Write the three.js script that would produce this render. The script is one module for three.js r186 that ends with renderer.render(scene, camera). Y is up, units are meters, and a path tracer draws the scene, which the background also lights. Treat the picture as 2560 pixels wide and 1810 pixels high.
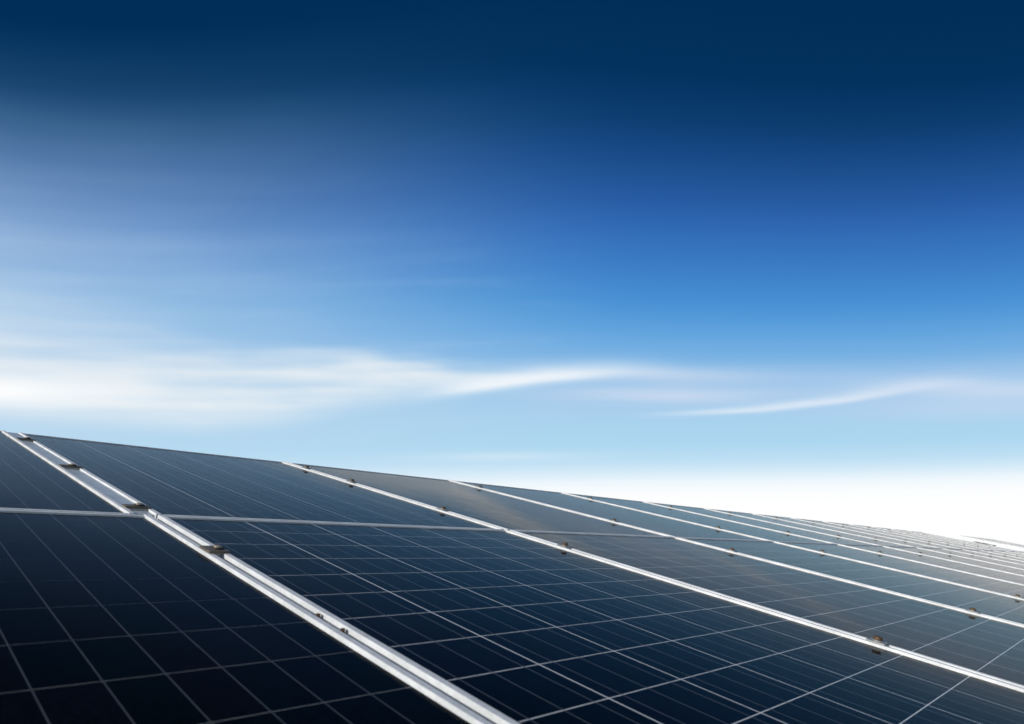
import * as THREE from 'three';
import { mergeGeometries } from 'three/addons/utils/BufferGeometryUtils.js';
import { ImprovedNoise } from 'three/addons/math/ImprovedNoise.js';

// ------------------------------------------------------------------ camera, sky, sun, exposure
const scene = new THREE.Scene();
const EYE = new THREE.Vector3(0, 1.5, 0);
const camera = new THREE.PerspectiveCamera(57.7, 1024 / 724, 0.02, 6000);
camera.position.copy(EYE);
camera.rotation.set(THREE.MathUtils.degToRad(16.51), 0, 0);
camera.focus = 1.95;
camera.userData.fStop = 6.5;

const renderer = new THREE.WebGLRenderer({ antialias: true });
renderer.toneMapping = THREE.LinearToneMapping;
renderer.toneMappingExposure = 1.0;
renderer.shadowMap.enabled = true;

const perlin = new ImprovedNoise();
const lin = (c) => { c /= 255; return c <= 0.04045 ? c / 12.92 : Math.pow((c + 0.055) / 1.055, 2.4); };
const smooth = (a, b, x) => { const t = Math.min(1, Math.max(0, (x - a) / (b - a))); return t * t * (3 - 2 * t); };
const ramp = (table, x) => {                      // piecewise linear lookup, rows [x, ...values]
  if (x <= table[0][0]) return table[0].slice(1);
  for (let i = 1; i < table.length; i++) if (x <= table[i][0]) {
    const a = table[i - 1], b = table[i], t = (x - a[0]) / (b[0] - a[0]);
    return a.slice(1).map((v, k) => v + (b[k + 1] - v) * t);
  }
  return table[table.length - 1].slice(1);
};
function makeSky() {
  const W = 2048, H = 1024, d = new Float32Array(W * H * 4);
  // clear air: height above the horizon in degrees -> sRGB
  const air = [[0, 255, 255, 255], [4.6, 255, 255, 255], [5.7, 252, 254, 255], [6.7, 240, 248, 253], [7.7, 212, 234, 248], [8.5, 192, 224, 244], [10, 173, 215, 240], [12, 168, 209, 238], [14, 154, 199, 234],
    [16, 134, 185, 229], [18, 112, 172, 225], [20, 90, 158, 219], [22, 72, 144, 211], [25, 60, 125, 198], [28, 50, 108, 182], [31, 38, 90, 160], [34, 27, 76, 138], [37, 14, 62, 114],
    [41, 3, 50, 94], [46, 0, 46, 88], [90, 0, 38, 76]];
  // thin veil of high cloud on the side where the sun stands: how much of it at which height
  const veil = [[4, 0], [8, 0.25], [11, 0.5], [14, 0.74], [18, 0.86], [20, 0.86], [23.6, 0.77], [27, 0.62], [30, 0.48], [33, 0.39], [37, 0.27], [40, 0.12], [45, 0]];
  const sunAz = -127;
  const bandLow = [[-60, 12.0], [-40, 11.6], [-26, 10.7], [-20, 11.3], [-13, 12.8], [-6, 13.5], [0, 14.3], [6, 15.2]];
  const bandTop = [[-60, 19.5], [-40, 19.2], [-26, 17.9], [-13, 17.0], [-6, 16.2], [0, 15.9], [6, 15.7]];
  const streakB = [[-10, 13.5], [-8, 13.7], [-3, 14.4], [2.5, 15.1], [9.7, 15.75], [14, 15.9]];
  const streakC = [[9, 11.8], [11, 11.9], [21, 12.45], [27, 13.15], [31, 13.9], [34, 14.5], [40, 14.6]];
  const bump = (x, c, s) => Math.exp(-((x - c) / s) * ((x - c) / s));
  const fbm = (x, y, z) => perlin.noise(x, y, z) + 0.5 * perlin.noise(2.1 * x, 2.1 * y, z + 7) + 0.25 * perlin.noise(4.3 * x, 4.3 * y, z + 19);
  for (let j = 0; j < H; j++) {
    const el = ((j + 0.5) / H - 0.5) * 180;
    for (let i = 0; i < W; i++) {
      const th = ((i + 0.5) / W - 0.5) * 2 * Math.PI, x = Math.cos(th), z = Math.sin(th), k = 4 * (j * W + i);
      const az = Math.atan2(x, -z) * 180 / Math.PI;
      const s2 = x * x;
      const e = Math.max(0, el) * (1 + 0.62 * s2 * (1 - smooth(30, 80, el)));
      let c = ramp(air, e + 0.75 * (1 - x) * (1 - smooth(9, 15, e))).slice();
      const mix = (a, r, g, b) => { c[0] += (r - c[0]) * a; c[1] += (g - c[1]) * a; c[2] += (b - c[2]) * a; };
      if (el > -1 && el < 60) {
        const dAz = Math.abs(((az - sunAz + 540) % 360) - 180);
        const toSun = 1 - smooth(74, 142, dAz);
        const n1 = fbm(x * 1.6 + 3, z * 1.6, e * 0.11), n2 = fbm(x * 2.4 + 11, z * 2.4 + 5, e * 0.36 + n1 * 0.5);
        // fine fibres drawn out along the horizon, and broken lumps
        const behind = 1 - smooth(120, 170, Math.abs(az));   // the fibre pattern closes behind the camera without a step
        const fib = behind * fbm(az * 0.045 + e * 0.06 + 40, e * 0.85 - az * 0.012, 3.3 + n1 * 0.4), lump = behind * fbm(az * 0.11 + 9, e * 0.55 + 0.03 * az, 8.1);
        const warm = ramp(veil, e)[0] * toSun * (1 + 0.14 * n1 + 0.1 * n2 + 0.06 * fib * smooth(9, 14, e));
        mix(Math.min(0.95, warm), 213, 226, 240);
        // far round the sky: the same kind of streaks, placed by noise
        const out = smooth(46, 62, Math.abs(az));
        mix(out * smooth(-0.05, 0.55, n2) * 0.55 * smooth(7, 11, e) * (1 - smooth(15, 24, e)), 228, 236, 244);
        // the long white band and its streaks
        const wob = 0.35 * n2 + 0.28 * lump + 0.3 * fib;
        const lo = ramp(bandLow, az)[0] + wob, up = ramp(bandTop, az)[0] + wob;
        const soft = 1.3 + 3.9 * (1 - smooth(-42, -10, az));
        const inBand = smooth(lo - 1.1, lo + 1.9, e) * (1 - smooth(up - soft, up + 0.7 * soft, e)) * (1 - smooth(0, 7, az)) * smooth(-75, -50, az);
        mix(Math.max(0, Math.min(0.95, 0.7 + 0.36 * fib + 0.28 * lump)) * inBand, 232, 239, 244);
        mix(0.95 * bump(e, 13.7, 1.3) * (az < -40 ? smooth(-70, -44, az) : bump(az, -40, 8)), 255, 255, 255);
        // pale veil under clear blue, right of the band
        mix(Math.max(0, 0.36 + 0.16 * fib + 0.1 * lump) * smooth(-4, 6, az) * (1 - smooth(50, 70, az)) * smooth(11.2, 13.4, e) * (1 - smooth(15.2, 17.4, e)), 184, 206, 237);
        mix((0.38 + 0.25 * fib) * bump(az, 13, 9) * bump(e, 13.8, 0.8), 220, 227, 241);
        mix(0.5 * bump(az, 14, 8) * bump(e, 15.5, 0.65), 214, 224, 240);
        mix(0.42 * bump(az, 37, 9) * bump(e, 12.4, 1.1), 206, 220, 242);
        const b = ramp(streakB, az)[0] + 0.12 * fib;
        const sb = e < b ? 0.46 : 0.95;
        mix(0.84 * bump(e, b, sb) * smooth(-10, -2, az) * (1 - smooth(3, 17, az)), 250, 251, 253);
        const cc = ramp(streakC, az)[0] + 0.1 * fib;
        // loose wisps over the clear blue
        mix(0.1 * smooth(0.1, 0.8, fib + 0.5 * lump) * smooth(12, 17, e) * (1 - smooth(19, 30, e)) * (1 - 0.9 * smooth(-6, 12, az)), 190, 210, 238);
        mix(0.72 * bump(e, cc, e < cc ? 0.2 : 0.2 + 0.45 * smooth(12, 34, az)) * smooth(9, 19, az) * (1 - smooth(27, 38, az)), 236, 241, 249);
        mix(0.5 * bump(az, 33.5, 5) * bump(e, 14.5, 0.75), 222, 230, 245);
        mix(0.55 * smooth(30, 38, az) * (1 - smooth(48, 60, az)) * bump(e, 13.8, 0.7), 216, 226, 243);
        mix(0.35 * bump(e, 8.35 + 0.01 * az, 0.35) * bump(az, -1, 7), 232, 242, 250);
      }
      d[k] = lin(c[0]); d[k + 1] = lin(c[1]); d[k + 2] = lin(c[2]); d[k + 3] = 1;
    }
  }
  const t = new THREE.DataTexture(d, W, H, THREE.RGBAFormat, THREE.FloatType);
  t.mapping = THREE.EquirectangularReflectionMapping; t.magFilter = THREE.LinearFilter; t.minFilter = THREE.LinearFilter; t.needsUpdate = true;
  return t;
}
const skyTexture = makeSky();
scene.background = skyTexture;
scene.environment = skyTexture;

// axes of the tilted array: H runs along the rows, U up the slope, N out of the glass
const H = new THREE.Vector3(0.67785, 0, -0.7352).normalize();
const U = new THREE.Vector3(-0.71456, 0.23525, -0.65883).normalize();
const N = new THREE.Vector3().crossVectors(H, U).normalize();
U.crossVectors(N, H).normalize();
const S = 0.27;                                    // metres in one layout unit

const sun = new THREE.DirectionalLight(new THREE.Color(1, 0.96, 0.9), 4.0);
const sunDir = new THREE.Vector3().addScaledVector(H, -0.9).addScaledVector(U, 0.22).addScaledVector(N, 0.36).normalize();
sun.target.position.copy(EYE).addScaledVector(H, 4).addScaledVector(U, 1.5);
sun.position.copy(sun.target.position).addScaledVector(sunDir, 30);
sun.castShadow = true; sun.shadow.mapSize.set(4096, 4096); sun.shadow.radius = 1;
Object.assign(sun.shadow.camera, { left: -16, right: 16, top: 10, bottom: -10, near: 1, far: 70 });
scene.add(sun, sun.target);

// ------------------------------------------------------------------ helpers
const taken = new Map();
const numbered = (name) => { const n = taken.get(name) ?? 0; taken.set(name, n + 1); return n ? `${name}_${String(n).padStart(3, '0')}` : name; };
const at = (u, v, w) => EYE.clone().addScaledVector(H, u * S).addScaledVector(U, v * S).addScaledVector(N, (w - 1) * S);
const tilt = new THREE.Quaternion().setFromRotationMatrix(new THREE.Matrix4().makeBasis(H, N, U.clone().negate()));
function thing(name, label, category, group, u, v, w) {      // local axes: x along the row, y out of the glass, z down the slope
  const o = new THREE.Group(); o.name = numbered(name);
  o.position.copy(at(u, v, w)); o.quaternion.copy(tilt);
  o.userData = { label, category }; if (group) o.userData.group = group;
  scene.add(o); return o;
}
function part(name, geometry, material, parent, x = 0, y = 0, z = 0) {
  const m = new THREE.Mesh(geometry, material); m.name = name; m.position.set(x, y, z);
  m.castShadow = m.receiveShadow = true; parent.add(m); return m;
}
const cache = new Map();
const shared = (key, make) => { if (!cache.has(key)) cache.set(key, make()); return cache.get(key); };
// a bar of length len along x (or z), cross-section width by height with chamfered edges, its centre at the origin; uv in metres
function bar(width, height, len, c, along) {
  const a = width / 2, b = height / 2, s = new THREE.Shape();
  [[-a + c, -b], [a - c, -b], [a, -b + c], [a, b - c], [a - c, b], [-a + c, b], [-a, b - c], [-a, -b + c]].forEach(([x, y], i) => i ? s.lineTo(x, y) : s.moveTo(x, y));
  const g = new THREE.ExtrudeGeometry(s, { depth: len, bevelEnabled: false, steps: 1 });
  g.translate(0, 0, -len / 2);
  if (along === 'x') g.rotateY(Math.PI / 2);
  return g;
}
const rnd = (a, b = 0, c = 0) => { const t = Math.sin(a * 127.1 + b * 311.7 + c * 74.7 + 1.3) * 43758.5453; return t - Math.floor(t); };

// ------------------------------------------------------------------ materials
function noiseTexture(size, f, colour) {
  const d = new Uint8Array(size * size * 4);
  for (let j = 0; j < size; j++) for (let i = 0; i < size; i++) {
    const v = f(i / size, j / size), k = 4 * (j * size + i);
    d[k] = d[k + 1] = d[k + 2] = Math.max(0, Math.min(255, Math.round(v * 255))); d[k + 3] = 255;
  }
  const t = new THREE.DataTexture(d, size, size); t.wrapS = t.wrapT = THREE.RepeatWrapping; t.magFilter = THREE.LinearFilter;
  if (colour) t.colorSpace = THREE.SRGBColorSpace;
  t.needsUpdate = true; return t;
}
const tileNoise = (x, y, fx, fy, z) => {           // periodic over the unit square
  const p = (a, b) => perlin.noise(a * fx, b * fy, z);
  return (p(x, y) * (1 - x) + p(x - 1, y) * x) * (1 - y) + (p(x, y - 1) * (1 - x) + p(x - 1, y - 1) * x) * y;
};
const metalGrain = noiseTexture(256, (x, y) => 0.93 + 0.12 * tileNoise(x, y, 6, 6, 1) + 0.07 * tileNoise(x, y, 24, 24, 4) + 0.06 * tileNoise(x, y, 70, 70, 9), true);
metalGrain.repeat.set(3, 3);
const dirt = noiseTexture(512, (x, y) => 0.35 + 0.35 * tileNoise(x, y, 5, 5, 3) + 0.3 * tileNoise(x, y, 17, 17, 8) + 0.25 * tileNoise(x, y, 60, 60, 5));

const smudge = noiseTexture(512, (x, y) => 0.42 + 0.3 * tileNoise(x, y, 4, 3, 12) + 0.25 * tileNoise(x, y, 14, 9, 15) + 0.18 * tileNoise(x, y, 48, 40, 17));
// crystal grain of the silicon: facets of slightly different tone
const crystal = (() => {
  const n = 24, pts = []; for (let i = 0; i < n * n; i++) pts.push([(i % n + rnd(i, 1)) / n, (Math.floor(i / n) + rnd(i, 2)) / n, 0.72 + 0.28 * rnd(i, 3)]);
  return noiseTexture(256, (x, y) => {
    let best = 9, tone = 1; const cx = Math.floor(x * n), cy = Math.floor(y * n);
    for (let a = -1; a <= 1; a++) for (let b = -1; b <= 1; b++) {
      const p = pts[((cy + b + n) % n) * n + (cx + a + n) % n];
      let dx = Math.abs(p[0] - x), dy = Math.abs(p[1] - y); dx = Math.min(dx, 1 - dx); dy = Math.min(dy, 1 - dy);
      const q = dx * dx + dy * dy; if (q < best) { best = q; tone = p[2]; }
    }
    return tone;
  }, true);
})();
const aluminium = new THREE.MeshStandardMaterial({ name: 'anodised_aluminium', color: new THREE.Color(0.8, 0.815, 0.82), metalness: 0.2, roughness: 0.6, map: metalGrain });
const millAluminium = new THREE.MeshStandardMaterial({ name: 'mill_aluminium', color: new THREE.Color(0.66, 0.71, 0.73), metalness: 0.4, roughness: 0.4, map: metalGrain });
const clampMetal = new THREE.MeshStandardMaterial({ name: 'clamp_aluminium', color: new THREE.Color(0.34, 0.36, 0.36), metalness: 0.5, roughness: 0.5, map: metalGrain });
const brownClamp = new THREE.MeshStandardMaterial({ name: 'weathered_clamp', color: new THREE.Color(0.17, 0.14, 0.1), metalness: 0.4, roughness: 0.5, map: metalGrain });
const oldBolt = new THREE.MeshStandardMaterial({ name: 'rusted_bolt', color: new THREE.Color(0.1, 0.06, 0.027), metalness: 0.3, roughness: 0.6 });
const tanBolt = new THREE.MeshStandardMaterial({ name: 'plated_bolt', color: new THREE.Color(0.34, 0.27, 0.2), metalness: 0.4, roughness: 0.5 });
const rubber = new THREE.MeshStandardMaterial({ name: 'dark_washer', color: new THREE.Color(0.02, 0.021, 0.022), roughness: 0.7 });
const steel = new THREE.MeshStandardMaterial({ name: 'galvanised_steel', color: new THREE.Color(0.42, 0.43, 0.44), metalness: 0.6, roughness: 0.5, map: metalGrain });
const backsheetWhite = new THREE.MeshPhysicalMaterial({ specularIntensity: 0, name: 'white_backsheet', color: new THREE.Color(0.84, 0.86, 0.88), roughness: 0.8 });
const ribbon = new THREE.MeshStandardMaterial({ name: 'tinned_ribbon', color: new THREE.Color(0.06, 0.07, 0.085), metalness: 0.2, roughness: 0.7 });
const glass = new THREE.MeshPhysicalMaterial({ name: 'coated_glass', color: 0xffffff, transmission: 1, thickness: 0, ior: 1.065, specularIntensity: 0.42, roughness: 0.13, roughnessMap: smudge });
const cellTones = [[0.0018, 0.005, 0.0088], [0.0028, 0.0048, 0.01], [0.0034, 0.0044, 0.008], [0.0016, 0.0052, 0.008], [0.004, 0.0062, 0.0112]]
  .map(([r, g, b], i) => new THREE.MeshPhysicalMaterial({ specularIntensity: 0, name: `silicon_${'abcde'[i]}`, color: new THREE.Color(r * 0.8, g * 0.8, b * 0.8), roughness: 0.75, map: crystal }));
const soil = new THREE.MeshStandardMaterial({ name: 'dry_soil', color: new THREE.Color(0.2, 0.15, 0.09), roughness: 1, map: dirt });

// ------------------------------------------------------------------ ground
{
  const g = new THREE.CircleGeometry(4000, 96); g.rotateX(-Math.PI / 2);
  const uv = g.attributes.uv; for (let i = 0; i < uv.count; i++) uv.setXY(i, uv.getX(i) * 2600, uv.getY(i) * 2600);
  const ground = new THREE.Mesh(g, soil); ground.name = 'ground'; ground.receiveShadow = true;
  ground.userData = { kind: 'structure', label: 'dry brown soil under the solar arrays', category: 'ground' };
  scene.add(ground);
}

// ------------------------------------------------------------------ solar panels
const PITCH = 3.93, SEAM = 1.909, WIDE = 3.87, LIP = 0.016, FACE = 0.04, DEEP = 0.135, LOW = 0.009, SLIM = 0.03;
const lowRow = { v0: 0.382, v1: 5.365 }, highRow = { v0: 5.4, v1: 10.92 };
const ordinals = ['first', 'second', 'third', 'fourth', 'fifth', 'sixth', 'seventh', 'eighth', 'ninth', 'tenth', 'eleventh', 'twelfth', 'thirteenth', 'fourteenth'];

function buildPanel({ label, group, u0, v0, v1, base = 0, deep = DEEP, lip = LIP, columns, rows, split, seed, kind }) {
  const w = WIDE * S, l = (v1 - v0) * S, face = FACE * S, tall = (lip + deep) * S;
  const t = thing('solar_panel', label, 'solar panel', group, u0 + WIDE / 2, (v0 + v1) / 2, base - deep);
  const loose = 1 / (1 + 0.3 * seed); t.rotateX((rnd(seed, 3) - 0.5) * 0.0022 * loose); t.rotateZ((rnd(seed, 4) - 0.5) * 0.0016 * loose);
  const top = deep * S;                             // height of the glass surface above the underside
  // frame: two long bars, two short bars between them
  const longBar = shared(`long${l.toFixed(4)}${deep}`, () => bar(face, tall, l, 0.0006, 'z'));
  const slim = SLIM * S, low = (Math.min(lip, LOW) + deep) * S;      // the short bars are slimmer and stand less proud of the glass
  const shortBar = shared(`short${deep}`, () => bar(slim, low, w - 2 * face - 0.0004, 0.0006, 'x'));
  for (const s of [-1, 1]) {
    part('frame_bar', longBar, aluminium, t, s * (w - face) / 2, tall / 2, 0);
    part('frame_bar', shortBar, aluminium, t, 0, low / 2, s * (l - slim) / 2);
  }
  const iw = w - 2 * face, il = l - 2 * slim;
  const sheetW = iw - 0.0008, sheetL = il - 0.0008;
  part('backsheet', shared(`sheet${l.toFixed(4)}`, () => new THREE.BoxGeometry(sheetW, 0.0015, sheetL)), backsheetWhite, t, 0, top - 0.00155 - 0.00075, 0);
  const pane = part('glass', shared(`glass${l.toFixed(4)}`, () => {
    const g = new THREE.BoxGeometry(sheetW, 0.001, sheetL);
    const p = g.attributes.position, uv = g.attributes.uv; for (let i = 0; i < p.count; i++) uv.setXY(i, p.getX(i), p.getZ(i));
    return g;
  }), glass, t, 0, top - 0.0005, 0);
  pane.userData.label = 'clear glossy cover glass over the cells';
  // cells
  const gap = kind === 'fine' ? 0.0008 : v0 > 5 ? 0.0016 : 0.0023, rowGap = kind === 'fine' ? 0.0006 : v0 > 5 ? 0.001 : 0.0015, px = iw / columns, pz = il / rows, thick = 0.00012;
  const cellG = shared(`cell${columns}x${rows}x${l.toFixed(4)}`, () => new THREE.BoxGeometry(px - gap, thick, pz - rowGap));
  const y = top - 0.00155 + thick / 2 + 0.00002;
  const tones = cellTones;
  if (split) {
    for (let i = 0; i < columns; i++) for (let j = 0; j < rows; j++)
      if (split(i, j)) part('solar_cell', cellG, tones[Math.floor(rnd(i, j, seed) * tones.length)], t, (i + 0.5) * px - iw / 2, y, (j + 0.5) * pz - il / 2);
  }
  const rest = shared(`rest${columns}x${rows}x${l.toFixed(4)}${split ? split.id : ''}`, () => {
    const gs = [];
    for (let i = 0; i < columns; i++) for (let j = 0; j < rows; j++)
      if (!split || !split(i, j)) gs.push(cellG.clone().translate((i + 0.5) * px - iw / 2, 0, (j + 0.5) * pz - il / 2));
    return gs.length ? mergeGeometries(gs) : null;
  });
  if (rest) part('cell_field', rest, tones[Math.floor(rnd(seed, 5) * tones.length)], t, 0, y, 0).userData.kind = 'stuff';
  // three thin ribbons along every string of cells
  {
    const spots = kind === 'fine' ? [0] : [1 / 6, 1 / 2, 5 / 6];     // the fine-grid panels carry one ribbon over each narrow joint
    const bus = shared(`bus${columns}x${l.toFixed(4)}`, () => {
      const gs = [];
      for (let i = 0; i < columns; i++) for (const f of spots) if (i + f > 0) gs.push(new THREE.BoxGeometry(kind === 'fine' ? 0.0011 : 0.0015, 0.00008, il - 0.006).translate((i + f) * px - iw / 2, 0, 0));
      return mergeGeometries(gs);
    });
    part('busbar_ribbons', bus, ribbon, t, 0, y + thick / 2 + 0.00005, 0).userData.kind = 'stuff';
  }
  return t;
}
const all = () => true; all.id = 'all';
const nearEdge = (i) => i >= 9; nearEdge.id = 'near';   // the left column shows only its cells next to the seam
for (let c = 0; c < 14; c++) {
  const u0 = SEAM + 0.03 + (c - 1) * PITCH, fine = c === 0;
  for (const high of [false, true]) {
    const row = high ? highRow : lowRow;
    const look = fine ? 'darkest solar panel with fine even grid, left of the nearest seam' : c < 4 ? 'dark blue solar panel with white cell lines' : c < 8 ? 'pale blue reflecting solar panel' : 'small pale grey far solar panel';
    buildPanel({
      label: `${look}, ${high ? 'ridge row' : 'lower row'}, ${ordinals[c]} column`, group: 'panels of the long solar array',
      u0: fine && high ? u0 - 0.09 : u0, ...row, columns: fine ? 19 : 6, rows: 12, seed: c * 2 + (high ? 1 : 0), kind: fine ? 'fine' : 'blue',
      split: fine ? nearEdge : (high ? c <= 4 : c <= 6) ? all : null,
    });
  }
}
// the next array along the hill, a little higher
for (let c = 0; c < 4; c++) for (const high of [false, true])
  buildPanel({ label: `${high ? 'ridge row' : 'lower row'} solar panel of the raised far array, ${ordinals[c]} from its white end`, group: 'panels of the far raised array', u0: 57.5 + c * PITCH, v0: high ? 4.1 : -0.95, v1: high ? 9.59 : 4.04, base: 0.2 - 0.004, deep: 0.2, lip: 0.004, columns: 6, rows: 12, seed: 60 + c, split: null });

// ------------------------------------------------------------------ clamps on the seams
const plateG = bar(0.125 * S, 0.012 * S, 0.125 * S, 0.0006, 'z');
const webG = bar(0.05 * S, 0.16 * S, 0.12 * S, 0.0004, 'z');
const headG = new THREE.CylinderGeometry(0.031 * S, 0.033 * S, 0.024 * S, 6); headG.rotateY(0.5);
const ringG = new THREE.CylinderGeometry(0.042 * S, 0.042 * S, 0.006 * S, 20);
const socketG = new THREE.CylinderGeometry(0.014 * S, 0.014 * S, 0.004 * S, 6);
const bigPlateG = bar(0.14 * S, 0.014 * S, 0.15 * S, 0.0015, 'z');
const widePlateG = bar(0.19 * S, 0.012 * S, 0.085 * S, 0.0015, 'z'), wideWebG = bar(0.13 * S, 0.16 * S, 0.12 * S, 0.0004, 'z');
const bigHeadG = new THREE.LatheGeometry([[0, 0], [0.026, 0], [0.028, 0.006], [0.026, 0.013], [0.02, 0.017], [0.01, 0.0185], [0, 0.019]].map(([r, y]) => new THREE.Vector2(r * S, y * S)), 24);
const bigRingG = new THREE.TorusGeometry(0.033 * S, 0.007 * S, 8, 24).rotateX(Math.PI / 2);
function clamp(seam, v, label, big) {
  const wide = big && v > 5.4;
  const t = thing(big ? 'large_panel_clamp' : 'panel_clamp', label, 'clamp', big ? 'clamps on the nearest seam' : 'clamps on the panel seams', SEAM + seam * PITCH - (wide ? 0.045 : 0), v, LIP);
  t.rotateY((rnd(seam, v) - 0.5) * 0.05);
  if (big) {
    part('plate', wide ? widePlateG : bigPlateG, brownClamp, t, 0.004 * S, 0.0085 * S, 0);
    part('web', wide ? wideWebG : webG, clampMetal, t, 0, -0.081 * S, 0);
    part('washer', bigRingG, rubber, t, 0.02 * S, 0.02 * S, 0);
    part('bolt', bigHeadG, tanBolt, t, 0.02 * S, 0.0165 * S, 0);
  } else {
    part('plate', plateG, clampMetal, t, 0, 0.0065 * S, 0);
    part('web', webG, clampMetal, t, 0, -0.081 * S, 0);
    part('washer', ringG, clampMetal, t, 0, 0.0157 * S, 0);
    const b = part('bolt', headG, oldBolt, t, 0, 0.031 * S, 0); b.rotation.y = rnd(v, seam) * 3;
    part('socket', socketG, rubber, b, 0, 0.0125 * S, 0);
  }
}
const where = ['far down the lower row', 'just below the long joint', 'just above the long joint', 'close to the ridge'];
[[10.02, 'close to the ridge'], [7.75, 'halfway up the ridge row'], [5.64, 'just above the long joint'], [4.22, 'below the long joint']]
  .forEach(([v, w]) => clamp(0, v, `large clamp with round tan bolt on the widest seam, ${w}`, true));
for (let k = 1; k <= 12; k++) {
  [1.42, k === 1 ? 4.5 : 4.42, 6.56, k === 1 ? 10.15 : 9.98].forEach((v, i) =>
    clamp(k, v, `small clamp with rusty bolt on the ${ordinals[k]} seam, ${where[i]}`, false));
}
clamp(1, 8.75, 'small clamp with rusty bolt on the second seam, halfway up the ridge row', false);
for (const [va, vb, w] of [[5.43, 5.57, 'short piece at the long joint'], [5.71, 7.68, 'piece above the long joint'], [7.82, 9.95, 'middle piece'], [10.09, 10.92, 'piece at the ridge']]) {
  const t = thing('cover_strip', `flat aluminium cover strip in the widest seam, ${w}`, 'cover strip', 'cover strips in the widest seam', SEAM - 0.045, (va + vb) / 2, -0.02);
  part('strip', bar(0.142 * S, 0.012 * S, (vb - va) * S, 0.0008, 'z'), millAluminium, t, 0, 0.016 * S, 0);
}
const screwG = new THREE.CylinderGeometry(0.012 * S, 0.013 * S, 0.03 * S, 10);
[[2.93, 'upper'], [2.7, 'lower']].forEach(([v, w]) => {
  const t = thing('gap_screw', `${w} of two small dark screws in the gap of the widest seam`, 'screw', 'screws in the widest seam', SEAM + 0.008, v, -0.03);
  part('head', screwG, oldBolt, t, 0, 0.025 * S, 0); part('shank', new THREE.CylinderGeometry(0.006 * S, 0.006 * S, 0.1 * S, 8), oldBolt, t, 0, -0.04 * S, 0);
});

// ------------------------------------------------------------------ racks that carry the arrays
function rack(label, uA, uB, vs, under, step) {
  const t = thing('mounting_rack', label, 'rack', null, (uA + uB) / 2, vs[0], under);
  const len = (uB - uA) * S, h = 0.15 * S, g = bar(0.15 * S, h, len, 0.002, 'x');
  for (const v of vs) part('rail', g, steel, t, 0, -h / 2 - 0.001, -(v - vs[0]) * S);
  const turn = tilt.clone().invert();
  for (const v of [vs[0], vs[vs.length - 1]]) for (let u = uA + 1.2; u < uB; u += step) {
    const head = at(u, v, under).addScaledVector(N, -h * 0.98), high = head.y - 0.01;
    const post = new THREE.CylinderGeometry(0.03, 0.03, high, 14);
    const m = part('post', post, steel, t, (u - (uA + uB) / 2) * S, 0, -(v - vs[0]) * S);
    m.position.y = -h * 0.98; m.quaternion.copy(turn);
    m.position.add(new THREE.Vector3(0, -high / 2, 0).applyQuaternion(turn));
  }
}
rack('steel rails and posts under the long solar array', -1.98, 52.95, [1.42, 4.42, 6.56, 10.0], -DEEP, 3 * PITCH);
rack('steel rails and posts under the raised far array', 57.6, 57.4 + 4 * PITCH, [0.3, 3.2, 5.2, 8.6], -0.004, 1.9 * PITCH);

renderer.render(scene, camera);
